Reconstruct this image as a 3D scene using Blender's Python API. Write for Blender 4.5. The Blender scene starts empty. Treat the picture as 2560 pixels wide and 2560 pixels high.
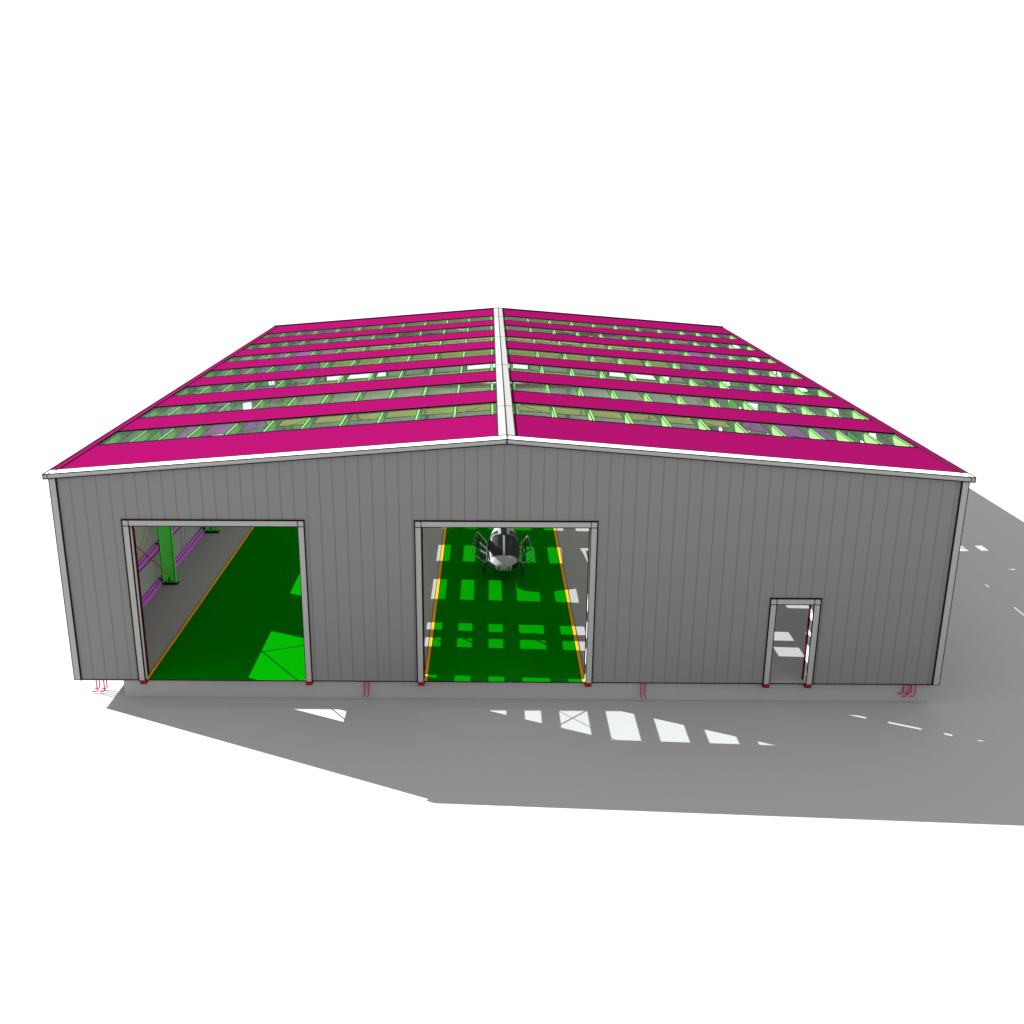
import bpy, math
from mathutils import Vector, Matrix

S = bpy.context.scene
COL = S.collection

# ------------------------------------------------------------------ materials
def srgb(r, g, b):
    f = lambda c: (c/255/12.92 if c/255 <= .04045 else ((c/255+.055)/1.055)**2.4)
    return (f(r), f(g), f(b))

def mat(name, col, rough=.6, spec=.2, metal=0.0, vary=.06, scale=1.3):
    m = bpy.data.materials.new(name); m.use_nodes = True
    nt = m.node_tree; N = nt.nodes; L = nt.links
    b = N['Principled BSDF']
    b.inputs['Roughness'].default_value = rough
    b.inputs['Metallic'].default_value = metal
    b.inputs['Specular IOR Level'].default_value = spec
    tc = N.new('ShaderNodeTexCoord')
    no = N.new('ShaderNodeTexNoise'); no.inputs['Scale'].default_value = scale; no.inputs['Detail'].default_value = 5
    L.new(tc.outputs['Object'], no.inputs['Vector'])
    mx = N.new('ShaderNodeMix'); mx.data_type = 'RGBA'
    mx.inputs['A'].default_value = (*[c*(1-vary) for c in col], 1)
    mx.inputs['B'].default_value = (*[min(1, c*(1+vary)) for c in col], 1)
    L.new(no.outputs['Fac'], mx.inputs['Factor'])
    L.new(mx.outputs['Result'], b.inputs['Base Color'])
    m['mix'] = mx.name
    return m

def seams(m, axis, spacing, offset, width, dark):
    """panel joints: a darker line every `spacing` metres along one object axis"""
    nt = m.node_tree; N = nt.nodes; L = nt.links
    tc = N.new('ShaderNodeTexCoord'); sp = N.new('ShaderNodeSeparateXYZ'); L.new(tc.outputs['Object'], sp.inputs[0])
    def math_(op, a, bv):
        n = N.new('ShaderNodeMath'); n.operation = op
        L.new(a, n.inputs[0])
        if bv is not None: n.inputs[1].default_value = bv
        return n.outputs[0]
    v = math_('SUBTRACT', sp.outputs[axis], offset - spacing/2)
    v = math_('DIVIDE', v, spacing); v = math_('FRACT', v, None)
    v = math_('SUBTRACT', v, .5); v = math_('ABSOLUTE', v, None)
    v = math_('LESS_THAN', v, width/spacing/2)
    mx = N.new('ShaderNodeMix'); mx.data_type = 'RGBA'; mx.blend_type = 'MULTIPLY'
    L.new(v, mx.inputs['Factor'])
    src = N[m['mix']].outputs['Result']
    L.new(src, mx.inputs['A']); mx.inputs['B'].default_value = (dark, dark, dark, 1)
    L.new(mx.outputs['Result'], N['Principled BSDF'].inputs['Base Color'])
    return m

M = {}
M['ground'] = mat('pale_concrete', (.325, .325, .325), .9, 0, vary=.02, scale=.2)
M['floor'] = mat('grey_floor', (.275, .258, .267), .8, 0, vary=.02)
M['shade_fill'] = mat('shade_fill_grey', (.345, .345, .345), .9, 0, vary=.02, scale=.2)  # for the added block that lightens the shade under the wall
M['green_paint'] = mat('green_floor_paint', (.0005, .140, .0005), .75, 0, vary=.03)
M['yellow_line'] = mat('yellow_line_paint', (.62, .30, .008), .7, .1, vary=.03)
M['wall'] = seams(mat('grey_wall_sheet', (.185, .185, .185), .55, 0, vary=.015), 0, .3457, -.061, .036, .78)
M['side_wall'] = seams(mat('grey_side_sheet', (.50, .485, .505), .55, 0, vary=.015), 1, .3457, 0, .03, .85)
M['side_out'] = seams(mat('grey_side_cladding', (.185, .185, .185), .55, 0, vary=.015), 1, .3457, 0, .032, .84)
M['back_wall'] = seams(mat('grey_back_sheet', (.84, .79, .82), .55, 0, vary=.015), 0, .3457, -.061, .03, .85)
M['ridge'] = mat('ridge_flashing', (.235, .235, .235), .6, 0, vary=.03, scale=.6)
M['trim'] = mat('light_grey_flashing', (.33, .33, .33), .5, 0, vary=.03, scale=.6)
M['white_trim'] = mat('white_flashing', (.55, .55, .55), .5, .2, vary=.03, scale=.6)
M['pink'] = seams(mat('magenta_roof_sheet', (.130, .0020, .047), .6, 0, vary=.02), 1, .23, 0, .018, .94)
M['edge'] = mat('black_sealant', (.004, .004, .004), .8, .05, vary=.1)
M['purlin'] = mat('green_purlin', (.20, .47, .11), .6, 0)
M['column'] = mat('green_column', (.13, .92, .12), .6, 0)
M['haunch'] = mat('violet_rafter', (.85, .11, .95), .6, 0)
M['rafter'] = mat('olive_yellow_rafter', (.93, .88, .16), .6, 0)
M['girt'] = mat('violet_girt', (.85, .19, .95), .6, 0)
M['red'] = mat('dark_red_steel', (.22, .006, .010), .6, .05)
M['post_red'] = mat('dark_red_post', (.085, .002, .007), .6, 0)
M['bright_red'] = mat('red_post_foot', (.42, .002, .004), .55, .15)
M['blue'] = mat('blue_post', (.04, .14, .50), .55, .15)
M['rod_red'] = mat('red_rod', (.62, .02, .02), .5, .2)
M['rod_orange'] = mat('orange_rod', (.62, .22, .06), .5, .2)
M['rod_blue'] = mat('blue_rod', (.10, .12, .50), .6, 0)
M['bolt'] = mat('crimson_bolt', (.50, .02, .09), .6, 0)
M['steel'] = mat('grey_steel', (.25, .32, .34), .5, .3, .2)
M['bounce_eave_liner'] = mat('pale_bounce_and_eave_liner', (.85, .85, .85), .7, 0, vary=.02)  # eave liner, also the added sheets that bounce light
M['heli_white'] = mat('white_gloss_paint', (.30, .30, .30), .4, .15)
M['heli_grey'] = mat('grey_tube', (.27, .26, .27), .5, .2)
M['heli_black'] = mat('black_trim', (.006, .006, .007), .5, .2)
M['heli_dark'] = mat('charcoal_cowl', (.025, .027, .03), .5, .2)
M['glass'] = mat('dark_tinted_glass', (.008, .008, .009), .35, .2)
M['seat'] = mat('charcoal_seat', (.03, .03, .032), .8, .1)

def skylight_mat():
    m = bpy.data.materials.new('mint_translucent_sheet'); m.use_nodes = True
    nt = m.node_tree; N = nt.nodes; L = nt.links
    N.remove(N['Principled BSDF'])
    out = N['Material Output']
    tr = N.new('ShaderNodeBsdfTransparent'); tr.inputs['Color'].default_value = (.85, .91, .90, 1)
    tl = N.new('ShaderNodeBsdfTranslucent'); tl.inputs['Color'].default_value = (.90, .92, .92, 1)
    mx = N.new('ShaderNodeMixShader'); mx.inputs[0].default_value = .21
    L.new(tr.outputs[0], mx.inputs[1]); L.new(tl.outputs[0], mx.inputs[2])
    df = N.new('ShaderNodeBsdfDiffuse'); df.inputs['Color'].default_value = (.50, .80, .74, 1)
    m2 = N.new('ShaderNodeMixShader'); m2.inputs[0].default_value = .02
    L.new(mx.outputs[0], m2.inputs[1]); L.new(df.outputs[0], m2.inputs[2])
    L.new(m2.outputs[0], out.inputs[0])
    return m
M['skylight'] = skylight_mat()

# ------------------------------------------------------------------ mesh builder
class MB:
    def __init__(s): s.v = []; s.f = []; s.m = []; s.mats = []
    def mi(s, m):
        if m not in s.mats: s.mats.append(m)
        return s.mats.index(m)
    def poly(s, pts, m):
        i = len(s.v); s.v += [tuple(p) for p in pts]
        s.f.append(list(range(i, i+len(pts)))); s.m.append(s.mi(m))
    def prism(s, ring0, ring1, m, edge=0, skip=()):
        n = len(ring0); i = len(s.v)
        s.v += [tuple(p) for p in ring0] + [tuple(p) for p in ring1]
        k = s.mi(m)
        s.f.append([i+j for j in range(n)][::-1]); s.m.append(k)
        s.f.append([i+n+j for j in range(n)]); s.m.append(k)
        for j in range(n):
            a = (j+1) % n
            s.f.append([i+j, i+a, i+n+a, i+n+j]); s.m.append(k)
        if edge:
            for j in range(n):
                a = (j+1) % n
                s.bar(ring0[j], ring0[a], edge); s.bar(ring1[j], ring1[a], edge); s.bar(ring0[j], ring1[j], edge)
    def box(s, x0, x1, y0, y1, z0, z1, m, edge=0):
        s.prism([(x0, y0, z0), (x1, y0, z0), (x1, y1, z0), (x0, y1, z0)],
                [(x0, y0, z1), (x1, y0, z1), (x1, y1, z1), (x0, y1, z1)], m, edge)
    def bar(s, p, q, w, m='edge', h=None):
        """square bar of width w (height h) from p to q"""
        h = h or w
        p = Vector(p); q = Vector(q); d = q-p
        if d.length < 1e-6: return
        d.normalize(); p = p-d*w*.5; q = q+d*w*.5
        up = Vector((0, 0, 1)) if abs(d.z) < .9 else Vector((0, 1, 0))
        a = d.cross(up).normalized(); b = a.cross(d).normalized()
        r = [a*sx*w/2+b*sz*h/2 for sx, sz in ((-1, -1), (1, -1), (1, 1), (-1, 1))]
        i = len(s.v); s.v += [tuple(p+c) for c in r]+[tuple(q+c) for c in r]; k = s.mi(m)
        for f in ([3, 2, 1, 0], [4, 5, 6, 7], [0, 1, 5, 4], [1, 2, 6, 5], [2, 3, 7, 6], [3, 0, 4, 7]):
            s.f.append([i+j for j in f]); s.m.append(k)
    def tube(s, pts, r, m, n=8, radii=None):
        pts = [Vector(p) for p in pts]; k = s.mi(m); base = len(s.v)
        for i, p in enumerate(pts):
            d = (pts[min(i+1, len(pts)-1)]-pts[max(i-1, 0)]).normalized()
            up = Vector((0, 0, 1)) if abs(d.z) < .9 else Vector((0, 1, 0))
            a = d.cross(up).normalized(); b = a.cross(d).normalized()
            rr = radii[i] if radii else r
            for j in range(n):
                t = 2*math.pi*j/n
                s.v.append(tuple(p+a*rr*math.cos(t)+b*rr*math.sin(t)))
        for i in range(len(pts)-1):
            for j in range(n):
                a = (j+1) % n
                s.f.append([base+i*n+j, base+i*n+a, base+(i+1)*n+a, base+(i+1)*n+j]); s.m.append(k)
        s.f.append([base+j for j in range(n)][::-1]); s.m.append(k)
        e = base+(len(pts)-1)*n
        s.f.append([e+j for j in range(n)]); s.m.append(k)
    def build(s, name, parent=None, label=None, smooth=False):
        me = bpy.data.meshes.new(name); me.from_pydata(s.v, [], s.f)
        for m in s.mats: me.materials.append(M[m])
        me.polygons.foreach_set('material_index', s.m)
        if smooth: me.polygons.foreach_set('use_smooth', [True]*len(me.polygons))
        me.update()
        import bmesh
        bm = bmesh.new(); bm.from_mesh(me); bmesh.ops.recalc_face_normals(bm, faces=bm.faces); bm.to_mesh(me); bm.free()
        o = bpy.data.objects.new(name, me); COL.objects.link(o)
        if parent: o.parent = parent
        if label: o['label'] = label
        return o

def empty(name, loc=(0, 0, 0)):
    o = bpy.data.objects.new(name, None); COL.objects.link(o); o.location = loc; o.empty_display_size = .3
    return o

def tag(o, label, cat=None, kind=None, group=None):
    o['label'] = label
    if cat: o['category'] = cat
    if kind: o['kind'] = kind
    if group: o['group'] = group
    return o

# ------------------------------------------------------------------ dimensions (metres)
W = 12.0; LEN = 30.05; HR = 6.93; SL = .0812; GZ = -.624
XE = 12.13
def zr(x): return HR - SL*abs(x)
FRAMES = [.52, 7.27, 12.82, 18.35, 23.85, 29.55]
PURL = [.33, 1.44, 2.55, 3.66, 4.77, 5.89, 7.0, 8.12, 9.25, 10.09, 10.93, 11.82]
WIN_Z0, WIN_Z1 = 2.89, 4.18

# ------------------------------------------------------------------ setting
g = MB(); g.poly([(-900, -900, GZ), (900, -900, GZ), (900, 1500, GZ), (-900, 1500, GZ)], 'ground')
tag(g.build('ground'), 'plain white level ground around and under the hangar', 'ground', 'structure')
fl = MB(); fl.box(-11.95, 11.95, .02, 29.95, -.03, 0, 'floor'); fl.poly([(-11.95, .02, -.033), (-11.95, 29.95, -.033), (11.95, 29.95, -.033), (11.95, .02, -.033)], 'bounce_eave_liner')  # pale underside added to bounce light beneath the floor
tag(fl.build('floor'), 'bare grey floor inside the hangar', 'floor', 'structure')
for x0, x1, lab in ((-9.93, -5.57, 'plain green painted lane behind the doorway nearest the red brace rod'),
                    (-2.15, 2.15, 'green painted lane with the helicopter standing on it')):
    l = MB(); l.box(x0, x1, .03, 29.6, .0005, .004, 'green_paint')
    tag(l.build('floor_lane'), lab, 'floor marking', 'structure', 'green lanes painted on the floor')
for xc, lab in ((-9.985, 'thin yellow line between bare grey floor and the empty green lane'),
                (-5.515, 'yellow line showing only at the right jamb of the empty lane doorway'),
                (-2.2, 'yellow line left of the helicopter'), (2.2, 'yellow line right of the helicopter')):
    l = MB(); l.box(xc-.05, xc+.05, .03, 29.6, .0005, .006, 'yellow_line')
    for sx in (-.056, .056): l.bar((xc+sx, .04, .006), (xc+sx, 29.55, .006), .014)
    tag(l.build('lane_line'), lab, 'floor marking', 'structure', 'yellow lines edging the green lanes')

# ------------------------------------------------------------------ hangar
H = empty('hangar')
tag(H, 'grey metal hangar with magenta and clear striped gable roof and coloured steel frame', 'hangar')

def wall_x(name, y0, y1, m, holes, label=None):
    """gable wall in the xz plane between y0 and y1 with rectangular holes (x0,x1,z0,z1)"""
    b = MB()
    xs = sorted({-W+.02, 0, W-.02, *[h[0] for h in holes], *[h[1] for h in holes]})
    zs = sorted({0, 5.0, *[h[2] for h in holes if h[2] > 0], *[h[3] for h in holes]})
    top = lambda x: zr(x)-.07
    def solid(i, j):
        if i < 0 or i >= len(xs)-1 or j < 0 or j >= len(zs): return False
        xc = (xs[i]+xs[i+1])/2; zc = (zs[j]+(zs[j+1] if j+1 < len(zs) else 5.5))/2
        return not any(h[0] < xc < h[1] and h[2] < zc < h[3] for h in holes)
    for i in range(len(xs)-1):
        for j in range(len(zs)):
            if not solid(i, j): continue
            xa, xb = xs[i], xs[i+1]; za = zs[j]
            ta, tb = (zs[j+1], zs[j+1]) if j+1 < len(zs) else (top(xa), top(xb))
            b.poly([(xa, y0, za), (xb, y0, za), (xb, y0, tb), (xa, y0, ta)], m)
            b.poly([(xa, y1, za), (xa, y1, ta), (xb, y1, tb), (xb, y1, za)], 'back_wall')
            if not solid(i-1, j): b.poly([(xa, y0, za), (xa, y0, ta), (xa, y1, ta), (xa, y1, za)], m)
            if not solid(i+1, j): b.poly([(xb, y0, za), (xb, y1, za), (xb, y1, tb), (xb, y0, tb)], m)
            if not solid(i, j-1): b.poly([(xa, y0, za), (xa, y1, za), (xb, y1, za), (xb, y0, za)], m)
            if not solid(i, j+1): b.poly([(xa, y0, ta), (xb, y0, tb), (xb, y1, tb), (xa, y1, ta)], m)
    return b

DOORS = [(-10.03, -5.525, 4.53), (-2.25, 2.25, 4.53), (7.325, 8.34, 2.37)]
fw = wall_x('front_wall', 0, .08, 'wall', [(a, b, -1, c) for a, b, c in DOORS])
# black base line, broken at nothing (it runs along the sill of the doorways too)
fw.bar((-W, -.004, .0), (W, -.004, .0), .022)
fw.build('front_wall', H)

BW = [(-9.38, -6.1), (-1.65, 1.65), (6.1, 9.38)]
bw = wall_x('back_wall', 30.03, 29.95, 'wall', [(a, b, WIN_Z0, WIN_Z1) for a, b in BW])
bw.build('back_wall', H)

SW = [(2.30, 5.57), (8.56, 11.86), (14.10, 17.40), (19.65, 22.95), (25.2, 28.5)]
def side_wall(s):
    b = MB(); x0, x1 = s*11.92, s*11.98; top = zr(12)-.1
    ys = sorted({.08, 29.95, *[w[0] for w in SW], *[w[1] for w in SW]})
    zs = [0, WIN_Z0, WIN_Z1, top]
    def solid(i, j):
        if i < 0 or i >= len(ys)-1 or j < 0 or j > 2: return False
        yc = (ys[i]+ys[i+1])/2
        return not (j == 1 and any(a < yc < c for a, c in SW))
    for i in range(len(ys)-1):
        for j in range(3):
            if not solid(i, j): continue
            a, c, e, f = ys[i], ys[i+1], zs[j], zs[j+1]
            for x in (x0, x1): b.poly([(x, a, e), (x, c, e), (x, c, f), (x, a, f)], 'side_wall' if x == x0 else 'side_out')
            if not solid(i-1, j): b.poly([(x0, a, e), (x1, a, e), (x1, a, f), (x0, a, f)], 'side_wall')
            if not solid(i+1, j): b.poly([(x0, c, e), (x1, c, e), (x1, c, f), (x0, c, f)], 'side_wall')
            if not solid(i, j-1): b.poly([(x0, a, e), (x0, c, e), (x1, c, e), (x1, a, e)], 'side_wall')
            if not solid(i, j+1): b.poly([(x0, a, f), (x0, c, f), (x1, c, f), (x1, a, f)], 'side_wall')
    return b.build('side_wall', H)
side_wall(-1); side_wall(1)

# windows: open red framed holes
def window_frame(pts_fn, a, c, label=None):
    b = MB(); t = .09
    for (u0, u1, z0, z1) in ((a-t, a, WIN_Z0-t, WIN_Z1+t), (c, c+t, WIN_Z0-t, WIN_Z1+t),
                             (a, c, WIN_Z0-t, WIN_Z0), (a, c, WIN_Z1, WIN_Z1+t)):
        r0 = [pts_fn(u0, z0, 0), pts_fn(u1, z0, 0), pts_fn(u1, z1, 0), pts_fn(u0, z1, 0)]
        r1 = [pts_fn(u0, z0, 1), pts_fn(u1, z0, 1), pts_fn(u1, z1, 1), pts_fn(u0, z1, 1)]
        b.prism(r0, r1, 'red', .014)
    return b.build('window_frame', H)
for a, c in BW:
    window_frame(lambda u, z, k: (u, 29.82+.125*k, z), a, c)
for s in (-1, 1):
    for a, c in SW:
        window_frame(lambda u, z, k, s=s: (s*(11.78+.135*k), u, z), a, c)

# door surrounds: flashing, reveal and red posts
for (x0, x1, zt) in DOORS:
    R = bpy.data.objects.new('door_frame', None); COL.objects.link(R); R.parent = H; R.empty_display_size = .3
    R.location = ((x0+x1)/2, 0, 0)
    inv = Matrix.Translation((-(x0+x1)/2, 0, 0))
    def bd(b, name):
        b.v = [tuple(inv @ Vector(v)) for v in b.v]
        return b.build(name, R)
    t = .172
    for sx, xa, xb in ((-1, x0-t, x0), (1, x1, x1+t)):
        b = MB(); b.box(xa, xb, -.022, -.002, -.005, zt, 'trim')
        xo = xa if sx < 0 else xb; xi = xb if sx < 0 else xa
        b.bar((xo, -.02, 0), (xo, -.02, zt+t), .030)
        b.bar((xi, -.022, 0), (xi, -.022, zt), .016)
        bd(b, 'jamb_trim')
        b = MB()  # pale reveal running back to the post
        b.box(min(xi, xi+sx*.006), max(xi, xi+sx*.006), .004, .19, 0, zt-.004, 'white_trim')
        b.bar((xi+sx*.002, .004, 0), (xi+sx*.002, .004, zt), .026 if sx < 0 else .010)
        b.v = [(v[0]-sx*.008, v[1], v[2]) for v in b.v]
        bd(b, 'reveal')
        b = MB()  # C-shaped dark red post standing below the floor line
        pa, pb = (xi-.17, xi-.0) if sx < 0 else (xi, xi+.17)
        pa += -sx*.014; pb += -sx*.014
        b.prism([(pa, .195, 0), (pb, .195, 0), (pb, .33, 0), (pa, .33, 0)], [(pa, .195, zt+.15), (pb, .195, zt+.15), (pb, .33, zt+.15), (pa, .33, zt+.15)], 'post_red', .012)
        bd(b, 'post')
        b = MB()
        b.box(pa+.004, pb-.004, .0, .195, -.125, -.012, 'bright_red', .014)
        b.bar(((pa+pb)/2, -.002, -.12), ((pa+pb)/2, -.002, -.015), .014)
        bd(b, 'post_foot')
    b = MB(); b.box(x0-t, x1+t, -.024, -.002, zt+.001, zt+t, 'trim')
    b.bar((x0-t, -.02, zt+t), (x1+t, -.02, zt+t), .035)
    b.bar((x0-t, -.024, zt), (x1+t, -.024, zt), .018)
    for xx in (x0, x1): b.bar((xx, -.024, zt), (xx, -.024, zt+t), .018)
    bd(b, 'lintel_trim')
    b = MB(); b.box(x0+.002, x1-.002, .11, .27, zt+.03, zt+.17, 'red', .014)
    bd(b, 'header')

# added block set back under the floor to lighten the shade below the wall
b = MB()
b.box(-10.72, 11.86, .20, 29.8, GZ-.02, -.036, 'shade_fill')
b.build('added_fill_block', H)

# corner flashings
for s in (-1, 1):
    for y0, y1, nm in ((-.028, -.004, 'f'), (30.04, 30.06, 'b')):
        b = MB(); xa, xb = sorted((s*11.82, s*12.005))
        b.box(xa, xb, y0, y1, 0, zr(11.9)-.12, 'trim')
        ys = y0 if nm == 'f' else y1
        b.bar((s*11.815, ys, 0), (s*11.815, ys, zr(11.9)-.12), .033)
        b.bar((s*12.005, ys, 0), (s*12.005, ys, zr(11.9)-.12), .016)
        b.bar((s*11.815, ys, 0), (s*12.005, ys, 0), .014)
        xc, xd = sorted((s*11.985, s*12.005))
        b.box(xc, xd, *((-.002, .16) if nm == 'f' else (29.88, 30.035)), 0, zr(11.9)-.12, 'trim')
        b.build('corner_trim', H)

# roof: magenta sheets and clear strips
STRIPS = [(3.073, 4.885), (6.706, 8.521), (10.405, 12.285), (14.074, 15.888), (17.871, 19.459), (21.471, 23.277), (25.166, 26.984)]
PANELS = []
y = .385
for a, c in STRIPS: PANELS.append((y, a)); y = c
PANELS.append((y, 29.96))
XI, XO = .215, 11.90
def sheet(b, s, xi, xo, y0, y1, up, th, m, edge=0, edge_y=True):
    p = lambda x, y, h: (s*x, y, zr(x)+h)
    b.prism([p(xi, y0, up-th), p(xo, y0, up-th), p(xo, y1, up-th), p(xi, y1, up-th)],
            [p(xi, y0, up), p(xo, y0, up), p(xo, y1, up), p(xi, y1, up)], m)
    if edge:
        b.poly([p(xi, y0+.004, up-th-.003), p(xo, y0+.004, up-th-.003), p(xo, y1-.004, up-th-.003), p(xi, y1-.004, up-th-.003)], 'bounce_eave_liner')  # pale sheet added below the panel to brighten the interior
        for yy in (y0, y1): b.bar(p(xi, yy, up), p(xo, yy, up), edge, h=edge*1.5)
for s in (-1, 1):
    for k, (a, c) in enumerate(PANELS):
        b = MB(); sheet(b, s, XI, XO, a, c, 0, .045, 'pink', .026)
        b.build('roof_panel', H, 'wide magenta panel along the front rake' if k == 0 else None)
    for a, c in STRIPS:
        b = MB(); p = lambda x, y: (s*x, y, zr(x)-.022)
        n = 12
        b.poly([p(XI, a+.014), p(XO, a+.014), p(XO, c-.014), p(XI, c-.014)], 'skylight')
        b.build('skylight_strip', H)
    # eave flashing
    b = MB()
    sheet(b, s, XO+.004, XE, .385, 29.96, .004, .10, 'pink')
    b.bar((s*XO, .385, zr(XO)+.006), (s*XO, 29.96, zr(XO)+.006), .026, h=.034)
    b.bar((s*XE, -.06, zr(XE)+.004), (s*XE, 29.96, zr(XE)+.004), .024, h=.03)
    b.build('eave_flashing', H)
    # white rake flashing on the front gable
    b = MB()
    p = lambda x, y, h: (s*x, y, zr(x)+h)
    b.prism([p(.004, -.05, -.02), p(XE, -.05, -.02), p(XE, .375, -.02), p(.004, .375, -.02)],
            [p(.004, -.05, .006), p(XE, -.05, .006), p(XE, .375, .006), p(.004, .375, .006)], 'white_trim')
    b.prism([p(.004, -.062, -.118), p(XE, -.062, -.118), p(XE, -.052, -.118), p(.004, -.052, -.118)],
            [p(.004, -.062, .006), p(XE, -.062, .006), p(XE, -.052, .006), p(.004, -.052, .006)], 'trim')
    b.bar(p(0, -.06, .006), p(XE, -.06, .006), .022)
    b.bar(p(0, -.064, -.118), p(XE, -.064, -.118), .022)
    b.bar(p(XE, -.064, -.118), p(XE, -.064, .006), .020)
    b.bar(p(XE-.11, -.064, -.118), p(XE-.11, -.064, .006), .014)
    b.bar(p(XE-.11, -.05, .008), p(XO, .375, .008), .016)
    b.bar(p(XI, .38, .008), p(XE, .38, .008), .020)
    b.box(*sorted((s*11.83, s*12.12)), -.05, .0, zr(12.1)-.12, zr(12.1)-.105, 'trim')
    b.build('rake_trim', H)
    b = MB()
    b.prism([p(.004, 29.97, -.12), p(XE, 29.97, -.12), p(XE, 30.12, -.12), p(.004, 30.12, -.12)],
            [p(.004, 29.97, .055), p(XE, 29.97, .055), p(XE, 30.12, .055), p(.004, 30.12, .055)], 'edge')
    b.build('rake_trim', H, 'black rake edge at the far gable')
# ridge cap of short folded lengths
yb = [.385 + i*(29.96-.385)/8 for i in range(9)]
for k in range(8):
    b = MB()
    y0, y1 = yb[k], yb[k+1]+.03
    lift = .010+.012*((k) % 2)
    for s in (-1, 1):
        p = lambda x, y, h: (s*x, y, zr(x)+h)
        b.prism([p(.0, y0, lift), p(XI+.01, y0, lift), p(XI+.01, y1, lift), p(.0, y1, lift)],
                [p(.0, y0, lift+.02), p(XI+.01, y0, lift+.02), p(XI+.01, y1, lift+.02), p(.0, y1, lift+.02)], 'ridge')
        b.bar(p(XI+.012, y0, lift+.01), p(XI+.012, y1-.03, lift+.01), .020, h=.03)
    b.bar((0, y0, HR+lift+.02), (0, y1-.03, HR+lift+.02), .022)
    b.build('ridge_cap', H)
b = MB(); b.bar((0, -.064, HR-.118), (0, -.064, HR+.01), .03); b.bar((0, -.06, HR+.01), (0, .385, HR+.02), .022)
b.build('ridge_joint', H)

# purlins
for s in (-1, 1):
    for k, px in enumerate(PURL):
        b = MB(); zt = zr(px)-.052; zb = zt-.235; t = .008; fw_ = .078; lip = .02
        # C section, flanges pointing towards the ridge
        P = [(0, zb), (0, zt), (-fw_, zt), (-fw_, zt-lip), (-fw_+t, zt-lip), (-fw_+t, zt-t), (-t, zt-t), (-t, zb+t), (-fw_+t, zb+t), (-fw_+t, zb+lip), (-fw_, zb+lip), (-fw_, zb)]
        if s > 0: P = [(-q[0], q[1]) for q in P]
        r0 = [(s*px+q[0], .12, q[1]-0) for q in P]; r1 = [(s*px+q[0], 29.9, q[1]) for q in P]
        b.prism(r0, r1, 'purlin')
        for q in ((0, zb), (0, zt), (-fw_ if s < 0 else fw_, zt), (-fw_ if s < 0 else fw_, zb)):
            b.bar((s*px+q[0], .12, q[1]), (s*px+q[0], 29.9, q[1]), .021)
        # sleeve bolts and lap joint at each frame
        for fy in FRAMES[1:-1]:
            for dy in (-.35, .35):
                for dz in (.07, .17):
                    b.box(s*px-.018, s*px+.018, fy+dy-.014, fy+dy+.014, zb+dz-.014, zb+dz+.014, 'edge')
                b.bar((s*px+.006, fy+dy*1.3, zb), (s*px+.006, fy+dy*1.3, zt), .012)
                b.bar((s*px-.006, fy+dy*1.3, zb), (s*px-.006, fy+dy*1.3, zt), .012)
        b.build('purlin', H)
    b = MB(); zt = zr(11.8)-.05
    b.box(*sorted((s*11.845, s*11.895)), .12, 29.9, zt-.06, zt-.045, 'bounce_eave_liner', .012)
    b.box(*sorted((s*11.845, s*11.855)), .12, 29.9, zt-.24, zt-.06, 'bounce_eave_liner')
    b.build('eave_strut', H)

# portal frames
def ibeam(b, top, bot, yc, m, fwid=.17, ft=.014, edge=.022):
    """web between two polylines in xz (left to right), flanges along both"""
    n = len(top)
    for i in range(n-1):
        q = [(top[i], bot[i]), (top[i+1], bot[i+1])]
        (a, c), (e, f) = q
        b.prism([(c[0], yc-.008, c[1]), (f[0], yc-.008, f[1]), (e[0], yc-.008, e[1]), (a[0], yc-.008, a[1])],
                [(c[0], yc+.008, c[1]), (f[0], yc+.008, f[1]), (e[0], yc+.008, e[1]), (a[0], yc+.008, a[1])], m)
    for line, sg in ((top, 1), (bot, -1)):
        for i in range(n-1):
            p, q = line[i], line[i+1]
            r = lambda y, h: [(p[0], y, p[1]+h), (q[0], y, q[1]+h)]
            y0, y1 = yc-fwid/2, yc+fwid/2; h0, h1 = (0, ft) if sg > 0 else (-ft, 0)
            b.prism([*r(y0, h0), *r(y1, h0)[::-1]], [*r(y0, h1), *r(y1, h1)[::-1]], m)
            for yy in (y0, y1):
                b.bar((p[0], yy, p[1]+(h0+h1)/2), (q[0], yy, q[1]+(h0+h1)/2), edge, h=.024)
rt = lambda x: zr(x)-.315
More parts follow.
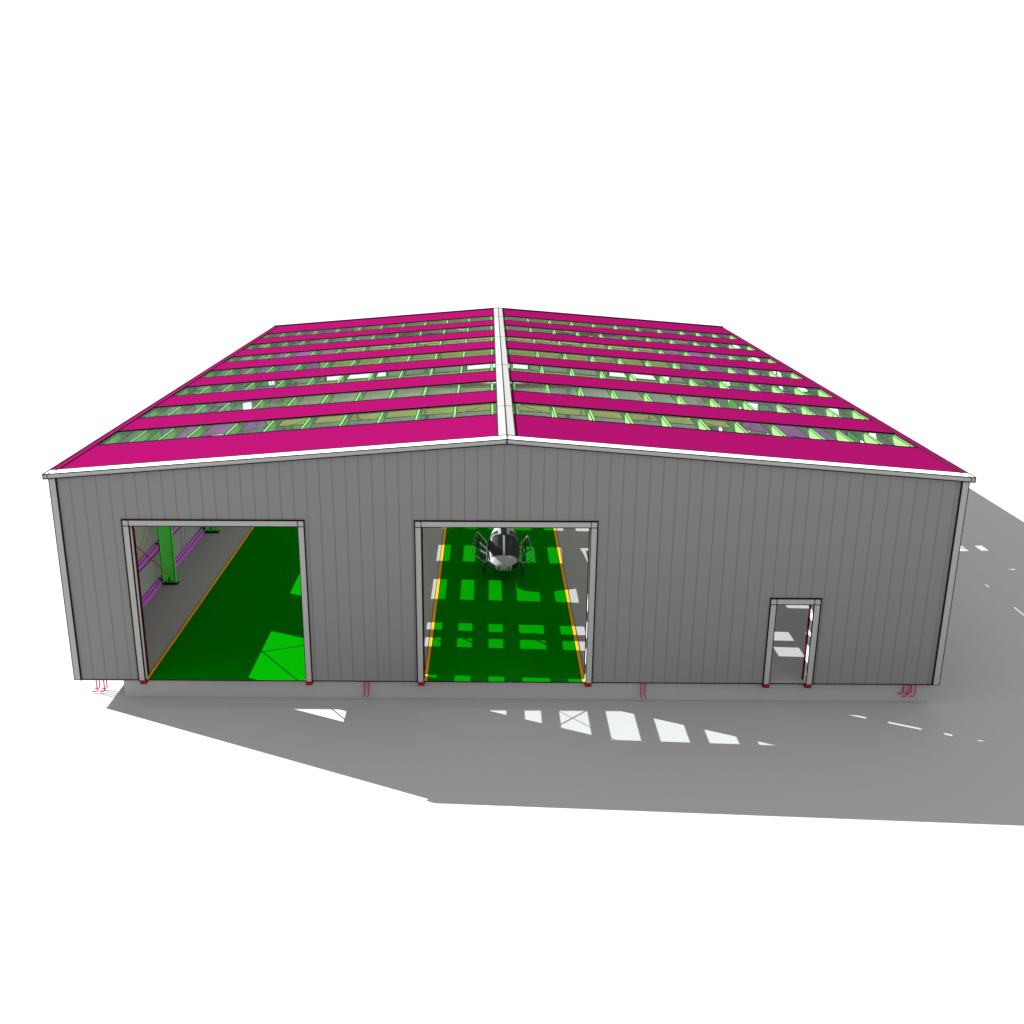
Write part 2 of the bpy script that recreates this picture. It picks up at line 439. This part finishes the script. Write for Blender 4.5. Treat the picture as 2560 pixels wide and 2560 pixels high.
for k, fy in enumerate(FRAMES):
    for s in (-1, 1):
        # rafter, mid length
        b = MB()
        ibeam(b, [(s*.01, rt(.01)), (s*7.78, rt(7.78))], [(s*.01, rt(.01)-.40), (s*7.78, rt(7.78)-.40)], fy, 'rafter')
        zm = lambda x: rt(x)-.22
        b.bar((s*.3, fy-.011, zm(.3)), (s*7.7, fy-.011, zm(7.7)), .008)
        for xx in (.02, 7.77):
            b.box(*sorted((s*(xx-.012), s*(xx+.012))), fy-.10, fy+.10, rt(xx)-.46, rt(xx)+.05, 'rafter', .014)
        b.build('rafter', H)
        b = MB()
        ibeam(b, [(s*7.81, rt(7.81)), (s*11.26, rt(11.26))], [(s*7.81, rt(7.81)-.41), (s*11.26, rt(11.26)-.62)], fy, 'haunch')
        for xx, d in ((7.81, .47), (11.25, .70)):
            b.box(*sorted((s*(xx-.013), s*(xx+.013))), fy-.10, fy+.10, rt(xx)-d, rt(xx)+.06, 'haunch', .016)
        b.build('haunch', H)
        # column
        b = MB()
        xa, xb = 11.28, 11.74
        b.box(*sorted((s*(xa+.016), s*(xb-.016))), fy-.008, fy+.008, .045, rt(11.5)+.02, 'column')
        for xx in (xa, xb-.016):
            b.box(*sorted((s*xx, s*(xx+.016))), fy-.085, fy+.085, .045, rt(xx)+.03, 'column')
            for yy in (-.085, .085):
                b.bar((s*(xx+.008), fy+yy, .045), (s*(xx+.008), fy+yy, rt(xx)+.02), .018)
        for zz in (5.02, rt(11.5)+.03):
            b.box(*sorted((s*(xa+.016), s*(xb-.016))), fy-.08, fy+.08, zz-.007, zz+.007, 'column', .014)
        c = b.build('column', H)
        b = MB(); b.box(*sorted((s*11.22, s*11.80)), fy-.12, fy+.12, .001, .045, 'edge'); 
        b.build('base_plate', c)
        b = MB()
        b.prism([(s*11.505, fy-.1, .046), (s*11.505, fy-.009, .046), (s*11.505, fy-.009, .26), (s*11.505, fy-.06, .20)],
                [(s*11.530, fy-.1, .046), (s*11.530, fy-.009, .046), (s*11.530, fy-.009, .26), (s*11.530, fy-.06, .20)], 'steel', .012)
        b.build('stiffener', c)
        for xx in (11.40, 11.64):
            b = MB()
            b.tube([(s*xx, fy-.06, .046), (s*xx, fy-.06, .10), (s*xx, fy-.06, .101), (s*xx, fy-.06, .13)], .022, 'edge', 6, radii=[.022, .022, .012, .012])
            b.build('nut', c)
    # fly braces from rafter foot to purlin
    if k not in (0, 5):
        for s in (-1, 1):
            for px in (PURL[2], PURL[4], PURL[7], PURL[9]):
                b = MB()
                b.bar((s*px, fy-.02, rt(px)-.37), (s*px, fy-.55, zr(px)-.25), .035, 'steel', h=.05)
                b.bar((s*px+.02, fy-.02, rt(px)-.35), (s*px+.02, fy-.55, zr(px)-.23), .012)
                b.bar((s*px-.02, fy-.02, rt(px)-.35), (s*px-.02, fy-.55, zr(px)-.23), .012)
                b.build('fly_brace', H)

# wall girts
for s in (-1, 1):
    for zc in (.07, 1.36, 4.62):
        b = MB(); xo, xi = 11.90, 11.755
        for i in range(len(FRAMES)-1):
            y0 = FRAMES[i]-.0 if i else .14
            y1 = FRAMES[i+1]
            b.box(*sorted((s*xi, s*(xi+.008))), y0, y1-.03, zc-.11, zc+.11, 'girt')
            b.box(*sorted((s*(xi+.008), s*xo)), y0, y1-.03, zc+.10, zc+.11, 'girt')
            b.box(*sorted((s*(xi+.008), s*xo)), y0, y1-.03, zc-.11, zc-.10, 'girt')
            for zz in (-.11, .11, -.085):
                b.bar((s*xi, y0, zc+zz), (s*xi, y1-.03, zc+zz), .016)
            b.bar((s*xo-s*.01, y0, zc+.112), (s*xo-s*.01, y1-.03, zc+.112), .014)
            if i: b.box(*sorted((s*(xi-.006), s*(xi+.1))), y0-.1, y0+.02, zc-.10, zc+.13, 'edge')
        b.build('girt', H)
for zc in (2.76, 5.55):
    b = MB()
    xe = 11.2 if zc < 5 else 11.2
    b.box(-xe, xe, 29.80, 29.94, zc-.08, zc+.08, 'red', .014)
    b.build('girt', H, 'brown red girt across the far gable wall')
# gable posts
for s in (-1, 1):
    for y0, y1 in ((.30, .50), (29.60, 29.78)):
        b = MB(); xc = s*3.9
        ym = (y0+y1)/2
        b.box(xc-.09, xc+.09, y0, y0+.012, .02, zr(3.9)-.36, 'blue')
        b.box(xc-.09, xc+.09, y1-.012, y1, .02, zr(3.9)-.36, 'blue')
        b.box(xc-.007, xc+.007, y0+.012, y1-.012, .02, zr(3.9)-.36, 'blue')
        for yy in (y0, y1):
            for dx in (-.09, .09): b.bar((xc+dx, yy, .02), (xc+dx, yy, zr(3.9)-.36), .014)
        b.build('gable_post', H)

# bracing rods
def rod(p, q, r, m, name='brace_rod'):
    b = MB(); b.tube([p, q], r, m, 6); b.build(name, H)
for s in (-1, 1):
    for (ya, yb_) in ((FRAMES[0], FRAMES[1]), (FRAMES[4], FRAMES[5])):
        rod((s*11.5, yb_-.05, .34), (s*11.5, ya+.05, 5.15), .016, 'rod_red')
        rod((s*11.44, ya+.05, .34), (s*11.44, yb_-.05, 5.15), .016, 'rod_red')
        for xa, xb in ((11.2, 5.6), (5.6, .1)):
            for u, v in ((xa, xb), (xb, xa)):
                rod((s*u, ya+.02, rt(u)-.10), (s*v, yb_-.02, rt(v)-.10-.03*(u > v)), .013, 'rod_orange')

for y0, z0, y1, z1 in ((4.0, .84, 7.15, 2.62), (4.4, .75, 7.15, 2.24)):
    rod((-11.875, y0, z0), (-11.875, y1, z1), .009, 'rod_orange')
for y0 in (10.13, 10.57):
    rod((-11.875, y0, .18), (-11.875, y0, 2.78), .008, 'rod_blue', 'sag_rod')

# anchor bolts hanging below the column feet
def bolt(x, y, dx, dy, zb=-.585):
    b = MB(); r = .017
    h = .035
    pts = [(x, y, -.05), (x, y, zb+h), (x+dx*.1*h/.1, y+dy*h, zb+.008), (x+dx*.13, y+dy*.13, zb)]
    b.tube(pts, r, 'bolt', 8)
    b.tube([(x+dx*.13, y+dy*.13, zb), (x+dx*.142, y+dy*.142, zb)], .016, 'edge', 8)
    b.build('anchor_bolt', H)
for ex in (-.105, .105):
    for yy in (.40, .60): bolt(-11.475+ex, yy, -1, 0)
    for yy, zb in ((.09, -.42), (.165, -.365)): bolt(11.32+ex-1.2*(yy-.09), yy, -1, 0, zb)
for cx, d in ((-3.87, -.12), (3.87, .12)):
    for ex in (-.055, .055): bolt(cx+ex, .13, d, -.8, -.48)

# ------------------------------------------------------------------ helicopter
HX, HY = .07, 8.3
HE = empty('helicopter', (HX, HY, 0))
tag(HE, 'small white helicopter with dark windscreen and opened doors on the middle green lane', 'helicopter')
# sections: y, half width, z bottom, z top
SEC = [(-.68, .10, .44, .54), (-.62, .28, .38, .63), (-.50, .41, .335, .73), (-.34, .49, .31, .84), (-.12, .535, .295, 1.02), (.12, .555, .29, 1.20),
       (.34, .555, .29, 1.34), (.55, .53, .29, 1.43), (.80, .47, .29, 1.49), (1.15, .41, .30, 1.53), (1.5, .36, .40, 1.53), (1.8, .30, .64, 1.51), (2.1, .22, .94, 1.48), (2.4, .14, 1.17, 1.44), (2.8, .10, 1.25, 1.42), (3.5, .09, 1.26, 1.40)]
def sec(y):
    for i in range(len(SEC)-1):
        a, c = SEC[i], SEC[i+1]
        if a[0] <= y <= c[0]:
            t = (y-a[0])/(c[0]-a[0]); return [a[j]+(c[j]-a[j])*t for j in range(4)]
    return SEC[-1] if y > 0 else SEC[0]
def hp(y, th, off=0):
    """point on the hull: th measured from the top, positive to +x"""
    _, w, z0, z1 = sec(y); e = .72
    sn, cs = math.sin(th), math.cos(th)
    x = (w+off)*math.copysign(abs(sn)**e, sn); z = (z0+z1)/2+((z1-z0)/2+off)*math.copysign(abs(cs)**e, cs)
    return (x, y, z)
ys = []
for i in range(len(SEC)-1):
    for t in range(3): ys.append(SEC[i][0]+(SEC[i+1][0]-SEC[i][0])*t/3)
ys.append(SEC[-1][0])
b = MB(); n = 40
for yv in ys:
    for j in range(n): b.v.append(hp(yv, 2*math.pi*j/n))
k = b.mi('heli_white')
for i in range(len(ys)-1):
    for j in range(n):
        a = (j+1) % n; b.f.append([i*n+j, i*n+a, (i+1)*n+a, (i+1)*n+j]); b.m.append(k)
b.f.append(list(range(n))); b.m.append(k); b.f.append([(len(ys)-1)*n+j for j in range(n)]); b.m.append(k)
b.build('fuselage', HE, smooth=True)
def patch(name, y0, y1, t0, t1, m, off=.006, ny=8, nt=10, skew=None, parent=HE):
    b = MB(); D = math.radians; k = b.mi(m)
    for layer in (off, -.01):
        for i in range(ny+1):
            for j in range(nt+1):
                f = j/nt; yy = y0+(y1-y0)*i/ny
                ta, tb = (t0, t1) if not skew else skew(i/ny)
                b.v.append(hp(yy, D(ta+(tb-ta)*f), layer))
    w = nt+1; q = (ny+1)*w
    for i in range(ny):
        for j in range(nt):
            a = i*w+j
            b.f.append([a, a+1, a+w+1, a+w]); b.m.append(k)
    rim = [j for j in range(w)]+[i*w+nt for i in range(1, ny+1)]+[ny*w+j for j in range(nt-1, -1, -1)]+[i*w for i in range(ny-1, 0, -1)]
    for i in range(len(rim)):
        a, c = rim[i], rim[(i+1) % len(rim)]
        b.f.append([a, c, q+c, q+a]); b.m.append(k)
    return b.build(name, parent, smooth=False)
for s in (-1, 1):
    ws = patch('windscreen', -.34, .40, 0, 0, 'glass', skew=lambda t, s=s: (s*1.4, s*(90-10*t)))
    # seats seen as shapes against the glass
    for u0, u1, v0, v1 in ((14, 40, -.05, .30),):
        patch('seat', v0, v1, s*u0, s*u1, 'seat', .009, parent=ws)
    patch('chin_window', -.665, -.22, 0, 0, 'heli_black', skew=lambda t, s=s: (s*(66+26*t), s*(128)))
    patch('roof_window', .44, .60, s*16, s*56, 'heli_black')
    patch('side_window', .55, 1.15, s*72, s*93, 'heli_black', ny=6, nt=4)
    patch('side_window', -.05, .42, s*84, s*98, 'heli_black', ny=6, nt=4)
b = MB()
for y0, y1, z0, z1, w in ((.36, .75, 1.34, 1.49, .10), (.75, 2.1, 1.46, 1.60, .10)):
    b.prism([(-w, y0, z0), (w, y0, z0), (w, y1, z1-.06), (-w, y1, z1-.06)], [(-w*.9, y0+.02, z0+.05), (w*.9, y0+.02, z0+.05), (w*.9, y1, z1+.02), (-w*.9, y1, z1+.02)], 'heli_dark', .012)
b.build('intake', HE)
b = MB(); b.tube([(0, 3.3, 1.33), (0, 5.2, 1.33)], .1, 'heli_white', 12, radii=[.09, .06])
b.build('tail_boom', HE, smooth=True)
b = MB()
b.prism([(-.02, 5.0, 1.25), (-.02, 5.3, 1.25), (-.02, 5.55, 1.85), (-.02, 5.35, 1.85)], [(.02, 5.0, 1.25), (.02, 5.3, 1.25), (.02, 5.55, 1.85), (.02, 5.35, 1.85)], 'heli_white', .008)
b.box(-.5, .5, 4.85, 5.02, 1.25, 1.27, 'heli_white', .008)
b.build('tail_fin', HE)
b = MB(); b.tube([(0, 1.55, 1.5), (0, 1.55, 1.80)], .06, 'heli_dark', 12); b.tube([(0, 1.55, 1.78), (0, 1.55, 1.86)], .13, 'heli_dark', 12)
b.build('rotor_mast', HE)
for ang in (-8, -3, 3, 8):
    a = math.radians(ang); b = MB(); c, s_ = math.cos(a), math.sin(a)
    P = lambda u, v, z: (s_*u+c*v, 1.55+c*u-s_*v, z)
    b.prism([P(.1, -.04, 1.82), P(.1, .04, 1.82), P(2.9, .07, 1.76), P(2.9, -.07, 1.76)], [P(.1, -.04, 1.85), P(.1, .04, 1.85), P(2.9, .07, 1.775), P(2.9, -.07, 1.775)], 'heli_dark')
    b.build('rotor_blade', HE)
for s in (-1, 1):
    b = MB()
    x = s*.705
    b.tube([(x, -.02, .13), (x, .05, .07), (x, .16, .04), (x, .5, .032), (x, 2.6, .032), (x, 2.68, .05)], .03, 'heli_dark', 10)
    b.tube([(x, -.02, .13), (x, -.05, .16)], .036, 'heli_black', 10)
    b.build('skid', HE, smooth=True)
for yy in (.35, 1.5):
    b = MB()
    b.tube([(-.705, yy, .05), (-.64, yy, .27), (-.45, yy, .44), (0, yy, .49), (.45, yy, .44), (.64, yy, .27), (.705, yy, .05)], .026, 'heli_dark', 10)
    b.build('cross_tube', HE, smooth=True)
# opened doors: tubular leaf swung out from a hinge at the nose side
def leaf(hi_b, hi_t, ou_b, ou_m, ou_t, panes, name='door'):
    hi_b, hi_t, ou_b, ou_m, ou_t = [Vector(p)-Vector((HX, HY, 0)) for p in (hi_b, hi_t, ou_b, ou_m, ou_t)]
    b = MB()
    hi_m = hi_b.lerp(hi_t, .42)
    ring = [hi_b, ou_b, ou_m, ou_t, hi_t, hi_b]
    pts = []
    for i in range(5):     # round the corners a little
        a, c = ring[i], ring[i+1]
        pts += [a.lerp(c, .06), a.lerp(c, .5), a.lerp(c, .94)]
    pts.append(pts[0])
    b.tube(pts, .021, 'heli_grey', 8)
    b.tube([hi_m, ou_m], .022, 'heli_grey', 8)
    d = b.build(name, HE, smooth=True)
    b = MB()
    P = lambda u, v: hi_m.lerp(ou_m, u).lerp(hi_t.lerp(ou_t, u), v)
    for u in panes: b.tube([P(u, .02), P(u, .98)], .032, 'heli_black', 6)
    b.tube([P(.02, .5), P(.98, .5)], .032, 'heli_black', 6)
    Q = lambda u, v: hi_b.lerp(ou_b, u).lerp(hi_m.lerp(ou_m, u), v)
    b.tube([Q(.36, .02), Q(.36, .98)], .028, 'heli_black', 6)
    b.tube([Q(.03, 1.08), Q(.97, 1.08)], .026, 'heli_black', 6)
    off = Vector((0, 0, 0))
    for pa, pc in ((hi_b, ou_b), (ou_m, ou_t)):
        o_ = Vector((0, .03, -.03)); b.tube([pa+o_, pc+o_], .016, 'heli_black', 6)
    b.build('window_bar', d)
    b = MB(); b.tube([hi_b.lerp(hi_t, .2), hi_b.lerp(hi_t, .2)+Vector((-.06 if hi_b.x > 0 else .06, 0, 0))], .018, 'heli_black', 6)
    b.tube([hi_b.lerp(hi_t, .8), hi_b.lerp(hi_t, .8)+Vector((-.08 if hi_b.x > 0 else .08, 0, 0))], .018, 'heli_black', 6)
    b.build('hinge', d)
leaf((-.52, 8.30, .42), (-.50, 8.42, 1.12), (-1.06, 9.35, .40), (-1.01, 9.36, .72), (-.87, 9.36, 1.25), (.38, .68))
leaf((.69, 8.27, .42), (.65, 8.40, 1.08), (1.10, 8.92, .40), (1.06, 8.93, .72), (.93, 8.93, 1.24), (.5,))

# the body stands high on its skids, nose well ahead of the skid tips
for o in HE.children:
    if not o.name.startswith(('skid', 'cross_tube')):
        T = Matrix.Translation((0, -.45, .17)); o.data.transform(T)
        for c in o.children: c.data.transform(T)

# ------------------------------------------------------------------ light
SUN = Vector((1.588, -.743, -1)).normalized()
sl = bpy.data.lights.new('sun', 'SUN'); sl.energy = 4.8; sl.angle = math.radians(.1); sl.color = (1, .99, .97)
so = bpy.data.objects.new('sun', sl); COL.objects.link(so); so.rotation_euler = SUN.to_track_quat('-Z', 'Y').to_euler(); so.location = (-40, 30, 40)
w = bpy.data.worlds.new('World'); S.world = w; w.use_nodes = True
bg = w.node_tree.nodes['Background']
bg.inputs['Color'].default_value = (1, 1, 1, 1); bg.inputs['Strength'].default_value = .255

# ------------------------------------------------------------------ camera
cd = bpy.data.cameras.new('camera'); co = bpy.data.objects.new('camera', cd); COL.objects.link(co)
co.location = (-.466, -25.7136, 13.0899)
co.rotation_euler = (1.267358, 0, .012924)
cd.sensor_width = 36; cd.sensor_fit = 'HORIZONTAL'; cd.lens = 2557.8/2560*36
cd.shift_x = 90.309/2560; cd.shift_y = -7.799/2560
cd.clip_end = 6000; cd.clip_start = .1
S.camera = co

S.render.engine = 'CYCLES'
S.cycles.max_bounces = 10; S.cycles.diffuse_bounces = 6; S.cycles.transparent_max_bounces = 16
S.cycles.use_denoising = True
S.view_settings.view_transform = 'Standard'; S.view_settings.look = 'None'
S.view_settings.exposure = 2.0; S.view_settings.gamma = 1.0
